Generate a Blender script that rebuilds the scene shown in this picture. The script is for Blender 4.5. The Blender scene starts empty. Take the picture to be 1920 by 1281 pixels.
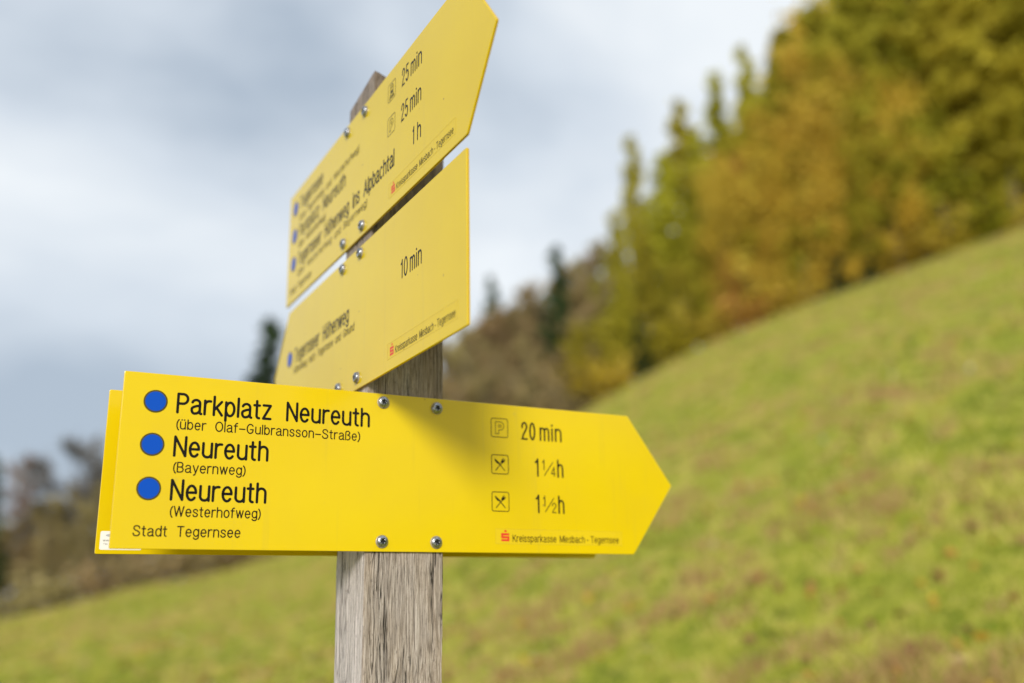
import bpy, bmesh, math, random
import numpy as np
from mathutils import Matrix, Vector

# ------------------------------------------------------------------ camera, sky, sun, exposure
SC = bpy.context.scene
COL = SC.collection
PITCH, ROLL, YAW, FPX = 0.265860, -0.018068, 0.5, 1824.33     # lens solved from the photograph
CAM_POST = Vector((-0.42403, -1.16604, -0.06847))              # camera in the post's own frame
CAM_H = 1.62
cam_data = bpy.data.cameras.new('camera')
cam = bpy.data.objects.new('camera', cam_data)
COL.objects.link(cam)
SC.camera = cam
_F = Vector((0, math.cos(PITCH), math.sin(PITCH)))
_R0 = Vector((1, 0, 0)); _U0 = _R0.cross(_F)
_R = math.cos(ROLL) * _R0 + math.sin(ROLL) * _U0
_U = -math.sin(ROLL) * _R0 + math.cos(ROLL) * _U0
cam.matrix_world = Matrix(((_R.x, _U.x, -_F.x, 0), (_R.y, _U.y, -_F.y, 0), (_R.z, _U.z, -_F.z, CAM_H), (0, 0, 0, 1)))
cam_data.sensor_width = 36
cam_data.lens = FPX / 1920 * 36
cam_data.clip_start = 0.05
cam_data.clip_end = 3000
cam_data.dof.use_dof = True
cam_data.dof.focus_distance = 1.17
cam_data.dof.aperture_fstop = 1.6
cam_data.dof.aperture_blades = 0

SUN_EL, SUN_AZ = math.radians(21), math.radians(185)            # sun behind, a little left of, the photographer
SUN_DIR = Vector((math.sin(SUN_AZ) * math.cos(SUN_EL), math.cos(SUN_AZ) * math.cos(SUN_EL), math.sin(SUN_EL)))
W = bpy.data.worlds.new('World')
SC.world = W
W.use_nodes = True
SKY_OFF = (-7.242, -0.138, 7.222)
def build_world():
    nt = W.node_tree; N = nt.nodes; L = nt.links
    N.clear()
    out = N.new('ShaderNodeOutputWorld')
    bg = N.new('ShaderNodeBackground'); bg.inputs['Strength'].default_value = 0.078
    sky = N.new('ShaderNodeTexSky'); sky.sky_type = 'NISHITA'; sky.sun_disc = False
    sky.sun_elevation = SUN_EL; sky.sun_rotation = SUN_AZ
    tc = N.new('ShaderNodeTexCoord')
    mp = N.new('ShaderNodeMapping'); mp.inputs['Scale'].default_value = (1.3, 1.3, 2.5); mp.inputs['Location'].default_value = SKY_OFF
    L.new(tc.outputs['Generated'], mp.inputs['Vector'])
    n1 = N.new('ShaderNodeTexNoise'); n1.inputs['Scale'].default_value = 1.15; n1.inputs['Detail'].default_value = 5
    n1.inputs['Roughness'].default_value = 0.5; n1.inputs['Distortion'].default_value = 0.25
    L.new(mp.outputs[0], n1.inputs['Vector'])
    rp = N.new('ShaderNodeValToRGB')
    e = rp.color_ramp.elements
    e[0].position = 0.36; e[0].color = (4.5, 5.3, 6.3, 1)
    e[1].position = 0.60; e[1].color = (9.1, 9.55, 9.9, 1)
    m = e.new(0.47); m.color = (6.9, 7.6, 8.4, 1)
    L.new(n1.outputs['Fac'], rp.inputs['Fac'])
    mx = N.new('ShaderNodeMix'); mx.data_type = 'RGBA'; mx.inputs[0].default_value = 0.93
    L.new(sky.outputs[0], mx.inputs[6]); L.new(rp.outputs[0], mx.inputs[7])
    L.new(mx.outputs[2], bg.inputs['Color']); L.new(bg.outputs[0], out.inputs[0])
build_world()
sun_data = bpy.data.lights.new('sun', 'SUN')
sun_data.energy = 2.7
sun_data.angle = math.radians(15)
sun_data.color = (1.0, 0.965, 0.90)
sun = bpy.data.objects.new('sun', sun_data)
COL.objects.link(sun)
sun.rotation_euler = SUN_DIR.to_track_quat('Z', 'Y').to_euler()
SC.view_settings.view_transform = 'Standard'
SC.view_settings.look = 'None'
SC.view_settings.exposure = 0.4
SC.view_settings.gamma = 1
SC.view_settings.use_curve_mapping = False
SC.render.engine = 'CYCLES'
SC.cycles.use_denoising = True
SC.cycles.max_bounces = 6
SC.cycles.diffuse_bounces = 3
SC.cycles.glossy_bounces = 3
SC.cycles.transmission_bounces = 3
SC.cycles.caustics_reflective = False
SC.cycles.caustics_refractive = False

rng = np.random.default_rng(7)
random.seed(7)

# ------------------------------------------------------------------ helpers
def link(o, parent=None):
    COL.objects.link(o)
    if parent is not None: o.parent = parent
    return o
def mesh_obj(name, verts, faces, mat=None, parent=None, smooth=False):
    me = bpy.data.meshes.new(name)
    me.from_pydata([tuple(v) for v in verts], [], faces)
    if mat: me.materials.append(mat)
    if smooth: me.polygons.foreach_set('use_smooth', [True] * len(me.polygons))
    me.update()
    return link(bpy.data.objects.new(name, me), parent)
def np_mesh(name, V, loops, starts, totals, smooth=False):
    me = bpy.data.meshes.new(name)
    me.vertices.add(len(V)); me.vertices.foreach_set('co', np.asarray(V, np.float32).ravel())
    me.loops.add(len(loops)); me.loops.foreach_set('vertex_index', np.asarray(loops, np.int32))
    me.polygons.add(len(starts)); me.polygons.foreach_set('loop_start', np.asarray(starts, np.int32))
    me.polygons.foreach_set('loop_total', np.asarray(totals, np.int32))
    if smooth: me.polygons.foreach_set('use_smooth', np.ones(len(starts), bool))
    me.update(calc_edges=True)
    return me
def quads_mesh(name, Q, tint=None):                    # Q: n x k x 3 separate polygons
    n, k = Q.shape[:2]
    me = np_mesh(name, Q.reshape(-1, 3), np.arange(n * k), np.arange(n) * k, np.full(n, k))
    if tint is not None:
        a = me.attributes.new('tint', 'FLOAT', 'FACE'); a.data.foreach_set('value', np.asarray(tint, np.float32))
    return me
def tag(o, label=None, cat=None, group=None, kind=None):
    if label: o['label'] = label
    if cat: o['category'] = cat
    if group: o['group'] = group
    if kind: o['kind'] = kind
    return o
def empty(name, loc, rz=0):
    o = bpy.data.objects.new(name, None); o.empty_display_size = 0.1
    o.location = loc; o.rotation_euler = (0, 0, rz)
    return link(o)

# ---- materials
class NT:
    def __init__(self, name):
        self.m = bpy.data.materials.new(name); self.m.use_nodes = True
        self.t = self.m.node_tree; self.N = self.t.nodes; self.L = self.t.links
        self.b = self.N['Principled BSDF']; self.out = self.N['Material Output']
    def n(self, kind, **kw):
        x = self.N.new('ShaderNode' + kind)
        for k, v in kw.items():
            if k in x.inputs: x.inputs[k].default_value = v
            else: setattr(x, k, v)
        return x
    def l(self, a, b): self.L.new(a, b)
    def ramp(self, fac, stops):
        r = self.n('ValToRGB'); e = r.color_ramp.elements
        while len(e) > len(stops): e.remove(e[-1])
        while len(e) < len(stops): e.new(0.5)
        for el, (p, c) in zip(e, stops):
            el.position = p; el.color = (c[0], c[1], c[2], 1) if not isinstance(c, (int, float)) else (c, c, c, 1)
        self.l(fac, r.inputs[0]); return r.outputs[0]
    def mix(self, fac, a, b, mode='MIX'):
        x = self.n('Mix', data_type='RGBA', blend_type=mode)
        for s, v in ((x.inputs[0], fac), (x.inputs[6], a), (x.inputs[7], b)):
            if isinstance(v, (int, float)): s.default_value = v
            elif isinstance(v, tuple): s.default_value = (*v, 1)
            else: self.l(v, s)
        return x.outputs[2]
    def coord(self, scale=(1, 1, 1), loc=(0, 0, 0), out='Object'):
        tc = self.n('TexCoord'); mp = self.n('Mapping', Scale=scale, Location=loc)
        self.l(tc.outputs[out], mp.inputs[0]); return mp.outputs[0]
    def noise(self, vec, scale, detail=4, rough=0.5, dist=0):
        x = self.n('TexNoise', Scale=scale, Detail=detail, Roughness=rough, Distortion=dist)
        self.l(vec, x.inputs['Vector']); return x.outputs['Fac']
    def bump(self, h, strength, dist):
        b = self.n('Bump', Strength=strength, Distance=dist); self.l(h, b.inputs['Height']); self.l(b.outputs[0], self.b.inputs['Normal'])
def simple(name, col, rough=0.5, metal=0, spec=0.5):
    x = NT(name); x.b.inputs['Base Color'].default_value = (*col, 1); x.b.inputs['Roughness'].default_value = rough
    x.b.inputs['Metallic'].default_value = metal; x.b.inputs['Specular IOR Level'].default_value = spec
    return x.m
def yellow_material(name, col, rough):
    x = NT(name); v = x.coord()
    big = x.noise(v, 9, 3)
    c = x.mix(x.ramp(big, [(0.32, 0.0), (0.72, 0.8)]), col, (col[0] * 0.93, col[1] * 0.91, 0.006))
    runs = x.noise(x.coord((1, 1, 0.05), (2, 7, 1)), 95, 3, 0.55)
    c = x.mix(x.ramp(runs, [(0.60, 0.0), (0.74, 0.22)]), c, (0.50, 0.36, 0.03))
    # flecks of dirt stuck on the enamel
    vo = x.n('TexVoronoi', Scale=34.0, Randomness=1.0); x.l(v, vo.inputs['Vector'])
    near = x.ramp(vo.outputs['Distance'], [(0.025, 1.0), (0.05, 0.0)])
    pick = x.n('SeparateColor'); x.l(vo.outputs['Color'], pick.inputs[0])
    few = x.ramp(pick.outputs[0], [(0.82, 0.0), (0.84, 1.0)])
    mm = x.n('Math', operation='MULTIPLY'); x.l(near, mm.inputs[0]); x.l(few, mm.inputs[1])
    c = x.mix(mm.outputs[0], c, (0.16, 0.09, 0.02))
    vo2 = x.n('TexVoronoi', Scale=15.0, Randomness=1.0); x.l(v, vo2.inputs['Vector'])
    near2 = x.ramp(vo2.outputs['Distance'], [(0.02, 0.3), (0.06, 0.0)])
    pk2 = x.n('SeparateColor'); x.l(vo2.outputs['Color'], pk2.inputs[0])
    m2 = x.n('Math', operation='MULTIPLY'); x.l(near2, m2.inputs[0]); x.l(x.ramp(pk2.outputs[1], [(0.7, 0.0), (0.75, 1.0)]), m2.inputs[1])
    c = x.mix(m2.outputs[0], c, (0.42, 0.33, 0.05))
    x.l(c, x.b.inputs['Base Color'])
    r = x.noise(v, 22, 4); x.l(x.ramp(r, [(0.3, rough * 0.85), (0.7, rough * 1.2)]), x.b.inputs['Roughness'])
    x.b.inputs['IOR'].default_value = 1.38
    x.bump(x.noise(v, 160, 2), 0.04, 0.0006)
    return x.m
M_YELLOW = yellow_material('yellow_enamel', (0.665, 0.475, 0.0004), 0.17)
M_YSTICK = yellow_material('yellow_film', (0.665, 0.475, 0.006), 0.3)
M_YEDGE = simple('board_edge', (0.50, 0.30, 0.002), 0.4)
M_BLACK = simple('engraved_black', (0.008, 0.007, 0.006), 0.4, 0, 0.12)
M_OLIVE = simple('engraved_olive', (0.075, 0.060, 0.008), 0.4, 0, 0.12)
M_THIN = simple('engraved_brown', (0.018, 0.010, 0.005), 0.4, 0, 0.12)
M_FILMEDGE = simple('film_edge', (0.50, 0.36, 0.01), 0.5)
M_BLUE = simple('blue_enamel', (0.002, 0.065, 0.44), 0.35, 0, 0.15)
M_RED = simple('red_print', (0.62, 0.012, 0.008), 0.5)
M_WHITE = simple('white_film', (0.78, 0.76, 0.74), 0.45)
M_GREYPRINT = simple('grey_print', (0.42, 0.42, 0.46), 0.5)
def steel():
    x = NT('weathered_steel'); v = x.coord(); f = x.noise(v, 260, 4, 0.6)
    x.l(x.ramp(f, [(0.3, (0.18, 0.18, 0.19)), (0.65, (0.42, 0.43, 0.46))]), x.b.inputs['Base Color'])
    x.b.inputs['Metallic'].default_value = 0.95
    x.l(x.ramp(x.noise(v, 500, 3), [(0.3, 0.20), (0.7, 0.40)]), x.b.inputs['Roughness'])
    x.bump(f, 0.25, 0.0005); return x.m
M_STEEL = steel()
def washer_mat():
    x = NT('dull_washer'); v = x.coord(); f = x.noise(v, 300, 4)
    x.l(x.ramp(f, [(0.3, (0.22, 0.19, 0.16)), (0.7, (0.52, 0.47, 0.42))]), x.b.inputs['Base Color'])
    x.b.inputs['Metallic'].default_value = 0.6; x.b.inputs['Roughness'].default_value = 0.5; return x.m
M_WASHER = washer_mat()
M_RECESS = simple('dark_recess', (0.03, 0.03, 0.032), 0.45, 0.7)  # dark colour for the drive recess in the screw head
def wood(name, dark, mid, light, warm, warm_amt):
    x = NT(name)
    v1 = x.coord((1, 1, 0.045)); v2 = x.coord((1, 1, 0.018), (3, 1, 7)); v3 = x.coord((1, 1, 0.25), (1, 4, 2))
    warp = x.n('TexNoise', Scale=14.0, Detail=2.0); x.l(x.coord((1, 1, 0.35)), warp.inputs['Vector'])
    def bend(v, amt):
        sc = x.n('VectorMath', operation='SCALE'); sc.inputs['Scale'].default_value = amt; x.l(warp.outputs['Color'], sc.inputs[0])
        ad = x.n('VectorMath', operation='ADD'); x.l(v, ad.inputs[0]); x.l(sc.outputs[0], ad.inputs[1]); return ad.outputs[0]
    fine = x.noise(bend(v1, 0.006), 900, 5, 0.62, 0.15)
    streak = x.noise(bend(v2, 0.012), 380, 4, 0.6, 0.15)
    speck = x.noise(x.coord((1, 1, 0.3)), 620, 3, 0.6)
    blot = x.noise(v3, 26, 5, 0.65)
    c = x.ramp(fine, [(0.34, dark), (0.47, mid), (0.62, light)])
    c = x.mix(x.ramp(streak, [(0.34, 0.42), (0.46, 0.0)]), c, tuple(0.30 * k for k in mid))
    c = x.mix(x.ramp(streak, [(0.56, 0.0), (0.70, 0.5)]), c, light)
    c = x.mix(x.ramp(blot, [(0.42, 0.0), (0.68, warm_amt)]), c, warm)
    c = x.mix(x.ramp(speck, [(0.30, 0.6), (0.42, 0.0)]), c, tuple(0.3 * k for k in mid))
    line = x.noise(bend(x.coord((1, 1, 0.022), (9, 2, 5)), 0.016), 150, 3, 0.5, 0.15)
    crack = x.ramp(line, [(0.482, 0.0), (0.497, 1.0), (0.503, 1.0), (0.518, 0.0)])
    gate = x.ramp(x.noise(x.coord((1, 1, 0.16), (5, 5, 5)), 34, 2), [(0.46, 0.0), (0.54, 1.0)])
    cg = x.n('Math', operation='MULTIPLY'); x.l(crack, cg.inputs[0]); x.l(gate, cg.inputs[1])
    c = x.mix(cg.outputs[0], c, (0.02, 0.016, 0.012))
    # shade between the signs painted in, with damp tar-brown staining of the post head
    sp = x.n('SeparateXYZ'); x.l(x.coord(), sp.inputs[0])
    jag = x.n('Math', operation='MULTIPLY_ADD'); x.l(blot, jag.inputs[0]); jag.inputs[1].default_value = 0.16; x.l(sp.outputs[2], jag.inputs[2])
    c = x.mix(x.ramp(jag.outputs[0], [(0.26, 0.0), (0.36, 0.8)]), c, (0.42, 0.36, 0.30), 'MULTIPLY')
    x.l(c, x.b.inputs['Base Color']); x.b.inputs['Roughness'].default_value = 0.88
    x.b.inputs['Specular IOR Level'].default_value = 0.2
    h1 = x.n('Math', operation='MULTIPLY_ADD'); x.l(fine, h1.inputs[0]); h1.inputs[1].default_value = 0.6; x.l(streak, h1.inputs[2])
    h2 = x.n('Math', operation='MULTIPLY_ADD'); x.l(cg.outputs[0], h2.inputs[0]); h2.inputs[1].default_value = -1.2; x.l(h1.outputs[0], h2.inputs[2])
    x.bump(h2.outputs[0], 0.9, 0.0014)
    return x.m
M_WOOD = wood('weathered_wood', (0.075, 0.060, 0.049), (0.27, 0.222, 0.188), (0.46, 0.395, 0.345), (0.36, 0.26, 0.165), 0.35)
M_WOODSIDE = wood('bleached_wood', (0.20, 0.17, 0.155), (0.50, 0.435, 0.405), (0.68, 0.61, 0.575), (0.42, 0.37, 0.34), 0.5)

# ------------------------------------------------------------------ terrain
def pix_dir(u, v):                                      # direction of a photo pixel, scaled to one metre forward
    d = _F + _R * ((u - 960) / FPX) + _U * ((640.5 - v) / FPX)
    return d / d.y
EDGE = 50.0
edge_px = [(-500, 1245), (-200, 1208), (0, 1168), (200, 1112), (400, 1075), (630, 1020), (800, 952), (960, 858), (1130, 745), (1300, 662), (1500, 578), (1700, 503), (1920, 425), (2250, 330), (2700, 230)]
_s, _h = [], []
for u, v in edge_px:
    d = pix_dir(u, v); _s.append(d.x); _h.append(d.z)
_s, _h = np.array(_s), np.array(_h)
def _sm(a, b, x):
    t = np.clip((x - a) / (b - a), 0, 1); return t * t * (3 - 2 * t)
def edge_slope(s):
    # a few taps smooth the interpolation
    return sum(np.interp(s + k, _s, _h) for k in (-0.05, -0.025, 0, 0.025, 0.05)) / 5
def terrain(x, y):
    x = np.asarray(x, float); y = np.asarray(y, float)
    yy = np.maximum(y, 0.5); s = np.clip(x / yy, -1.2, 1.2)
    H = edge_slope(s)
    zb = CAM_H + H * EDGE
    xo = x - s * yy                                     # beyond the clamped fan carry on with the cross slope
    cone = np.where(yy <= EDGE, yy / EDGE * zb, zb + (yy - EDGE) * np.where(H > 0.1, 0.72 * H, 0.5 * H - 0.09)) + 0.12 * xo
    far = _sm(90, 220, y)
    cone = cone * (1 - far) + (np.minimum(cone, zb + 14)) * far
    plane = 0.33 * x + 0.20 * y
    w = _sm(2, 14, y)
    z = plane * (1 - w) + cone * w
    b = 0.16 * np.sin(x * 0.31 + 1.1) * np.sin(y * 0.23 + 0.4) + 0.07 * np.sin(x * 0.9 + y * 0.5) + 0.05 * np.sin(y * 1.1 - x * 0.4 + 2)
    return z + b * _sm(3, 10, y) * (1 - 0.4 * _sm(25, 50, y))
def meadow_material():
    x = NT('meadow_turf'); v = x.coord()
    a = x.noise(v, 0.35, 5, 0.6); b = x.noise(v, 4.5, 5, 0.7); c = x.noise(v, 11, 4, 0.6)
    col = x.ramp(b, [(0.25, (0.12, 0.17, 0.018)), (0.42, (0.30, 0.325, 0.034)), (0.62, (0.44, 0.405, 0.07)), (0.90, (0.42, 0.34, 0.10))])
    col = x.mix(x.ramp(a, [(0.38, 0.0), (0.66, 0.7)]), col, (0.335, 0.355, 0.034))
    col = x.mix(x.ramp(c, [(0.52, 0.0), (0.75, 0.75)]), col, (0.13, 0.14, 0.015))
    x.l(col, x.b.inputs['Base Color']); x.b.inputs['Roughness'].default_value = 0.95; x.b.inputs['Specular IOR Level'].default_value = 0.1
    x.bump(x.noise(v, 16, 5, 0.7), 0.9, 0.06)
    return x.m
def build_terrain():
    ys = np.concatenate([np.linspace(-40, 0, 16)[:-1], np.linspace(0, 12, 60)[:-1], np.linspace(12, 60, 110)[:-1], np.linspace(60, 420, 40)])
    t = np.linspace(-1, 1, 190)
    V = []
    for y in ys:
        half = 30 + max(y, 0) * 1.35
        xs = half * (0.55 * t + 0.45 * t ** 3)
        V.append(np.stack([xs, np.full_like(xs, y), terrain(xs, np.full_like(xs, y))], 1))
    V = np.concatenate(V); nx, ny = len(t), len(ys)
    i, j = np.meshgrid(np.arange(ny - 1), np.arange(nx - 1), indexing='ij')
    q = np.stack([i * nx + j, i * nx + j + 1, (i + 1) * nx + j + 1, (i + 1) * nx + j], -1).reshape(-1, 4)
    me = np_mesh('meadow', V, q.ravel(), np.arange(len(q)) * 4, np.full(len(q), 4), True)
    me.materials.append(meadow_material())
    o = link(bpy.data.objects.new('meadow', me))
    tag(o, kind='structure')
build_terrain()

# ------------------------------------------------------------------ plants: materials and prototypes
def leaf_material(name, stops, translucent=0.35, hue_var=0.05, val=(0.95, 1.45)):
    x = NT(name)
    at = x.n('Attribute', attribute_name='tint')
    c = x.ramp(at.outputs['Fac'], stops)
    oi = x.n('ObjectInfo')
    mr = x.n('MapRange'); mr.inputs['To Min'].default_value = 0.5 - hue_var; mr.inputs['To Max'].default_value = 0.5 + hue_var
    x.l(oi.outputs['Random'], mr.inputs['Value'])
    mv = x.n('MapRange'); mv.inputs['To Min'].default_value = val[0]; mv.inputs['To Max'].default_value = val[1]
    w = x.n('TexWhiteNoise', noise_dimensions='1D'); x.l(oi.outputs['Random'], w.inputs['W']); x.l(w.outputs['Value'], mv.inputs['Value'])
    h = x.n('HueSaturation'); x.l(mr.outputs[0], h.inputs['Hue']); x.l(mv.outputs[0], h.inputs['Value']); x.l(c, h.inputs['Color'])
    df = x.n('BsdfDiffuse'); tr = x.n('BsdfTranslucent'); mix = x.n('MixShader', Fac=translucent)
    x.l(h.outputs[0], df.inputs[0]); x.l(h.outputs[0], tr.inputs[0])
    x.l(df.outputs[0], mix.inputs[1]); x.l(tr.outputs[0], mix.inputs[2]); x.l(mix.outputs[0], x.out.inputs[0])
    x.N.remove(x.b); return x.m
def bark_material(name, a, b):
    x = NT(name); f = x.noise(x.coord((1, 1, 0.3)), 6, 5, 0.65)
    x.l(x.ramp(f, [(0.3, a), (0.7, b)]), x.b.inputs['Base Color']); x.b.inputs['Roughness'].default_value = 0.9; x.bump(f, 0.6, 0.03); return x.m
M_LARCH = leaf_material('larch_needles', [(0, (0.19, 0.165, 0.014)), (0.5, (0.38, 0.335, 0.035)), (1, (0.53, 0.465, 0.06))], 0.45, 0.012, (1.0, 1.4))
M_GOLD = leaf_material('golden_leaves', [(0, (0.32, 0.22, 0.026)), (0.5, (0.52, 0.375, 0.05)), (1, (0.63, 0.47, 0.08))], 0.45, 0.006, (0.98, 1.35))
M_RUST = leaf_material('rust_leaves', [(0, (0.30, 0.14, 0.03)), (0.5, (0.46, 0.23, 0.055)), (1, (0.54, 0.31, 0.08))], 0.4, 0.015)
M_SPRUCE = leaf_material('spruce_needles', [(0, (0.018, 0.030, 0.014)), (0.5, (0.040, 0.062, 0.024)), (1, (0.07, 0.095, 0.032))], 0.15, 0.02)
M_TWIG = leaf_material('bare_twigs', [(0, (0.15, 0.115, 0.05)), (0.5, (0.29, 0.225, 0.10)), (1, (0.42, 0.325, 0.16))], 0.2, 0.02)
M_GREYTWIG = leaf_material('grey_twigs', [(0, (0.10, 0.095, 0.09)), (0.5, (0.19, 0.18, 0.17)), (1, (0.28, 0.26, 0.25))], 0.2, 0.02)
M_PINKTWIG = leaf_material('pinkish_twigs', [(0, (0.20, 0.12, 0.10)), (0.5, (0.32, 0.21, 0.17)), (1, (0.42, 0.29, 0.24))], 0.2, 0.02)
M_BUSH = leaf_material('bush_leaves', [(0, (0.15, 0.125, 0.010)), (0.5, (0.31, 0.26, 0.022)), (1, (0.45, 0.38, 0.035))], 0.35, 0.03)
M_BARK = bark_material('bark', (0.05, 0.04, 0.032), (0.16, 0.13, 0.11))
M_PALEBARK = bark_material('pale_bark', (0.18, 0.15, 0.135), (0.42, 0.37, 0.34))

def tubes(paths, sides=5):                              # paths: list of (points, radii) -> verts, quads
    V, Q, base = [], [], 0
    for P, R in paths:
        P = np.asarray(P, float); n = len(P)
        T = np.gradient(P, axis=0); T /= np.linalg.norm(T, axis=1)[:, None] + 1e-9
        ref = np.where(np.abs(T[:, 2:3]) > 0.9, np.array([[1., 0, 0]]), np.array([[0, 0, 1.]]))
        A = np.cross(T, ref); A /= np.linalg.norm(A, axis=1)[:, None] + 1e-9
        B = np.cross(T, A)
        ang = np.arange(sides) * 2 * np.pi / sides
        ring = P[:, None] + np.asarray(R)[:, None, None] * (A[:, None] * np.cos(ang)[None, :, None] + B[:, None] * np.sin(ang)[None, :, None])
        V.append(ring.reshape(-1, 3))
        for i in range(n - 1):
            for k in range(sides):
                Q.append((base + i * sides + k, base + i * sides + (k + 1) % sides, base + (i + 1) * sides + (k + 1) % sides, base + (i + 1) * sides + k))
        base += n * sides
    return np.concatenate(V), np.array(Q)
def tube_mesh(name, paths, mat, sides=5):
    V, Q = tubes(paths, sides)
    me = np_mesh(name, V, Q.ravel(), np.arange(len(Q)) * 4, np.full(len(Q), 4), True)
    me.materials.append(mat); return me
def leaf_quads(C, size, r, elong=1.6, axis=None):
    n = len(C); a = axis if axis is not None else r.normal(size=(n, 3))
    a = a / (np.linalg.norm(a, axis=1)[:, None] + 1e-9)
    b = np.cross(a, r.normal(size=(n, 3))); b /= np.linalg.norm(b, axis=1)[:, None] + 1e-9
    s = np.asarray(size).reshape(-1, 1)
    a = a * s * elong / 2; b = b * s / 2
    return np.stack([C - a, C + b * 0.9 - a * 0.1, C + a, C - b * 0.9 - a * 0.1], 1)
def proto_conifer(seed, mat, bark, droop=0.25, dens=1.0, width=0.2, lsz=0.24, start=0.12, ragged=0.35):
    r = np.random.default_rng(seed); H = 16.0
    lean = r.normal(0, 0.15, 2)
    tp = [(lean[0] * t * t, lean[1] * t * t, H * t) for t in np.linspace(0, 1, 9)]
    paths = [(tp, 0.19 * (1 - np.linspace(0, 1, 9)) + 0.015)]
    C, T, A = [], [], []
    nb = int(95 * dens)
    for k in range(nb):
        t = start + (1 - start) * (k + r.random()) / nb
        L = H * width * ((1 - t) ** 0.75) * (1 - ragged * r.random()) * (0.55 + 0.45 * min(1, (t - start) / 0.12 + 0.4)) + 0.25
        az = r.random() * 2 * np.pi; o = np.array([lean[0] * t * t, lean[1] * t * t, H * t])
        d = np.array([np.cos(az), np.sin(az), 0.15 - droop])
        m = 5; s = np.linspace(0, 1, m)
        P = o + d * L * s[:, None] + np.array([0, 0, 1]) * (L * 0.25 * s ** 2)[:, None]
        paths.append((P, 0.045 * (1 - s) * (1 - t) + 0.008))
        n = int((20 + 105 * L / 3))
        u = r.random(n) ** 0.7
        c = o + d * L * u[:, None] + np.array([0, 0, 1]) * (L * 0.25 * u ** 2)[:, None] + r.normal(0, 1, (n, 3)) * (0.10 + 0.16 * L / 3) * np.array([1, 1, 0.8])
        C.append(c); T.append(np.clip(0.5 + 0.20 * r.normal() + 0.20 * r.normal(size=n), 0, 1))
        A.append(np.tile(d, (n, 1)) + r.normal(0, 0.7, (n, 3)))
    C, T, A = np.concatenate(C), np.concatenate(T), np.concatenate(A)
    crown = quads_mesh('crown', leaf_quads(C, lsz * r.uniform(0.6, 1.3, len(C)), r, 1.9, A), T); crown.materials.append(mat)
    return tube_mesh('trunk', paths, bark), crown, H
def branch_tree(seed, H, spread, levels=(9, 5, 4), up=0.55, fork=0.32, lean=0.03):
    r = np.random.default_rng(seed); paths, tips = [], []
    n = 8; s = np.linspace(0, 1, n)
    w = np.cumsum(r.normal(0, lean * H / n, (n, 2)), 0)
    tp = np.column_stack([w, H * 0.9 * s]); paths.append((tp, 0.016 * H * (1 - 0.88 * s)))
    for k in range(levels[0]):
        t = fork + (0.97 - fork) * (k + 0.6 * r.random()) / levels[0]
        i = t * (n - 1); o = tp[int(i)] * (1 - i % 1) + tp[min(int(i) + 1, n - 1)] * (i % 1)
        az = k * 2.4 + r.normal(0, 0.4); L = H * spread * (1.0 - 0.55 * abs(t - 0.55) / 0.45) * r.uniform(0.75, 1.15)
        d = np.array([np.cos(az), np.sin(az), up + 0.35 * t]); d /= np.linalg.norm(d)
        q = np.linspace(0, 1, 5); P = o + d * L * q[:, None] + np.array([0, 0, 1]) * (0.18 * L * q ** 2)[:, None] + r.normal(0, 0.03 * L, (5, 3)) * q[:, None]
        paths.append((P, 0.006 * H * (1 - 0.85 * q)))
        for k2 in range(levels[1]):
            t2 = 0.25 + 0.75 * (k2 + r.random()) / levels[1]; j = t2 * 4; o2 = P[int(j)] * (1 - j % 1) + P[min(int(j) + 1, 4)] * (j % 1)
            d2 = d + r.normal(0, 0.6, 3) + np.array([0, 0, 0.2]); d2 /= np.linalg.norm(d2); L2 = L * r.uniform(0.3, 0.55)
            q2 = np.linspace(0, 1, 4); P2 = o2 + d2 * L2 * q2[:, None] + r.normal(0, 0.04 * L2, (4, 3)) * q2[:, None]
            paths.append((P2, 0.0022 * H * (1 - 0.8 * q2)))
            for k3 in range(levels[2]):
                u = 0.2 + 0.8 * r.random(); tips.append((o2 + d2 * L2 * u, d2, L2))
    return paths, tips, r
def proto_broadleaf(seed, mat, bark, H=13.0, spread=0.27, lsz=0.24, per=26, **kw):
    paths, tips, r = branch_tree(seed, H, spread, **kw)
    C, T = [], []
    for c, d, L in tips:
        n = int(per * r.uniform(0.5, 1.4)); C.append(c + r.normal(0, 0.42 * L + 0.15, (n, 3)))
        T.append(np.clip(0.5 + 0.22 * r.normal() + 0.15 * r.normal(size=n), 0, 1))
    C, T = np.concatenate(C), np.concatenate(T)
    crown = quads_mesh('crown', leaf_quads(C, lsz * r.uniform(0.6, 1.35, len(C)), r, 1.4), T); crown.materials.append(mat)
    return tube_mesh('trunk', paths, bark), crown, max(H, C[:, 2].max())
def proto_bare(seed, mat, bark, H=12.0, spread=0.24, per=9, tw=0.022, **kw):
    paths, tips, r = branch_tree(seed, H, spread, **kw)
    Q, T = [], []
    for c, d, L in tips:
        n = int(per * r.uniform(0.6, 1.4)); D = d + r.normal(0, 0.55, (n, 3)) + np.array([0, 0, 0.25]); D /= np.linalg.norm(D, axis=1)[:, None]
        st = c + r.normal(0, 0.12 * L, (n, 3)); ln = (L * r.uniform(0.35, 0.95, n))[:, None]
        b = np.cross(D, r.normal(size=(n, 3))); b /= np.linalg.norm(b, axis=1)[:, None]; b *= tw
        Q.append(np.stack([st - b, st + b, st + D * ln + b * 0.3, st + D * ln - b * 0.3], 1)); T.append(np.clip(0.5 + 0.25 * r.normal(size=n), 0, 1))
    Q, T = np.concatenate(Q), np.concatenate(T)
    crown = quads_mesh('crown', Q, T); crown.materials.append(mat)
    return tube_mesh('trunk', paths, bark), crown, max(H, Q[:, :, 2].max())
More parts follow.
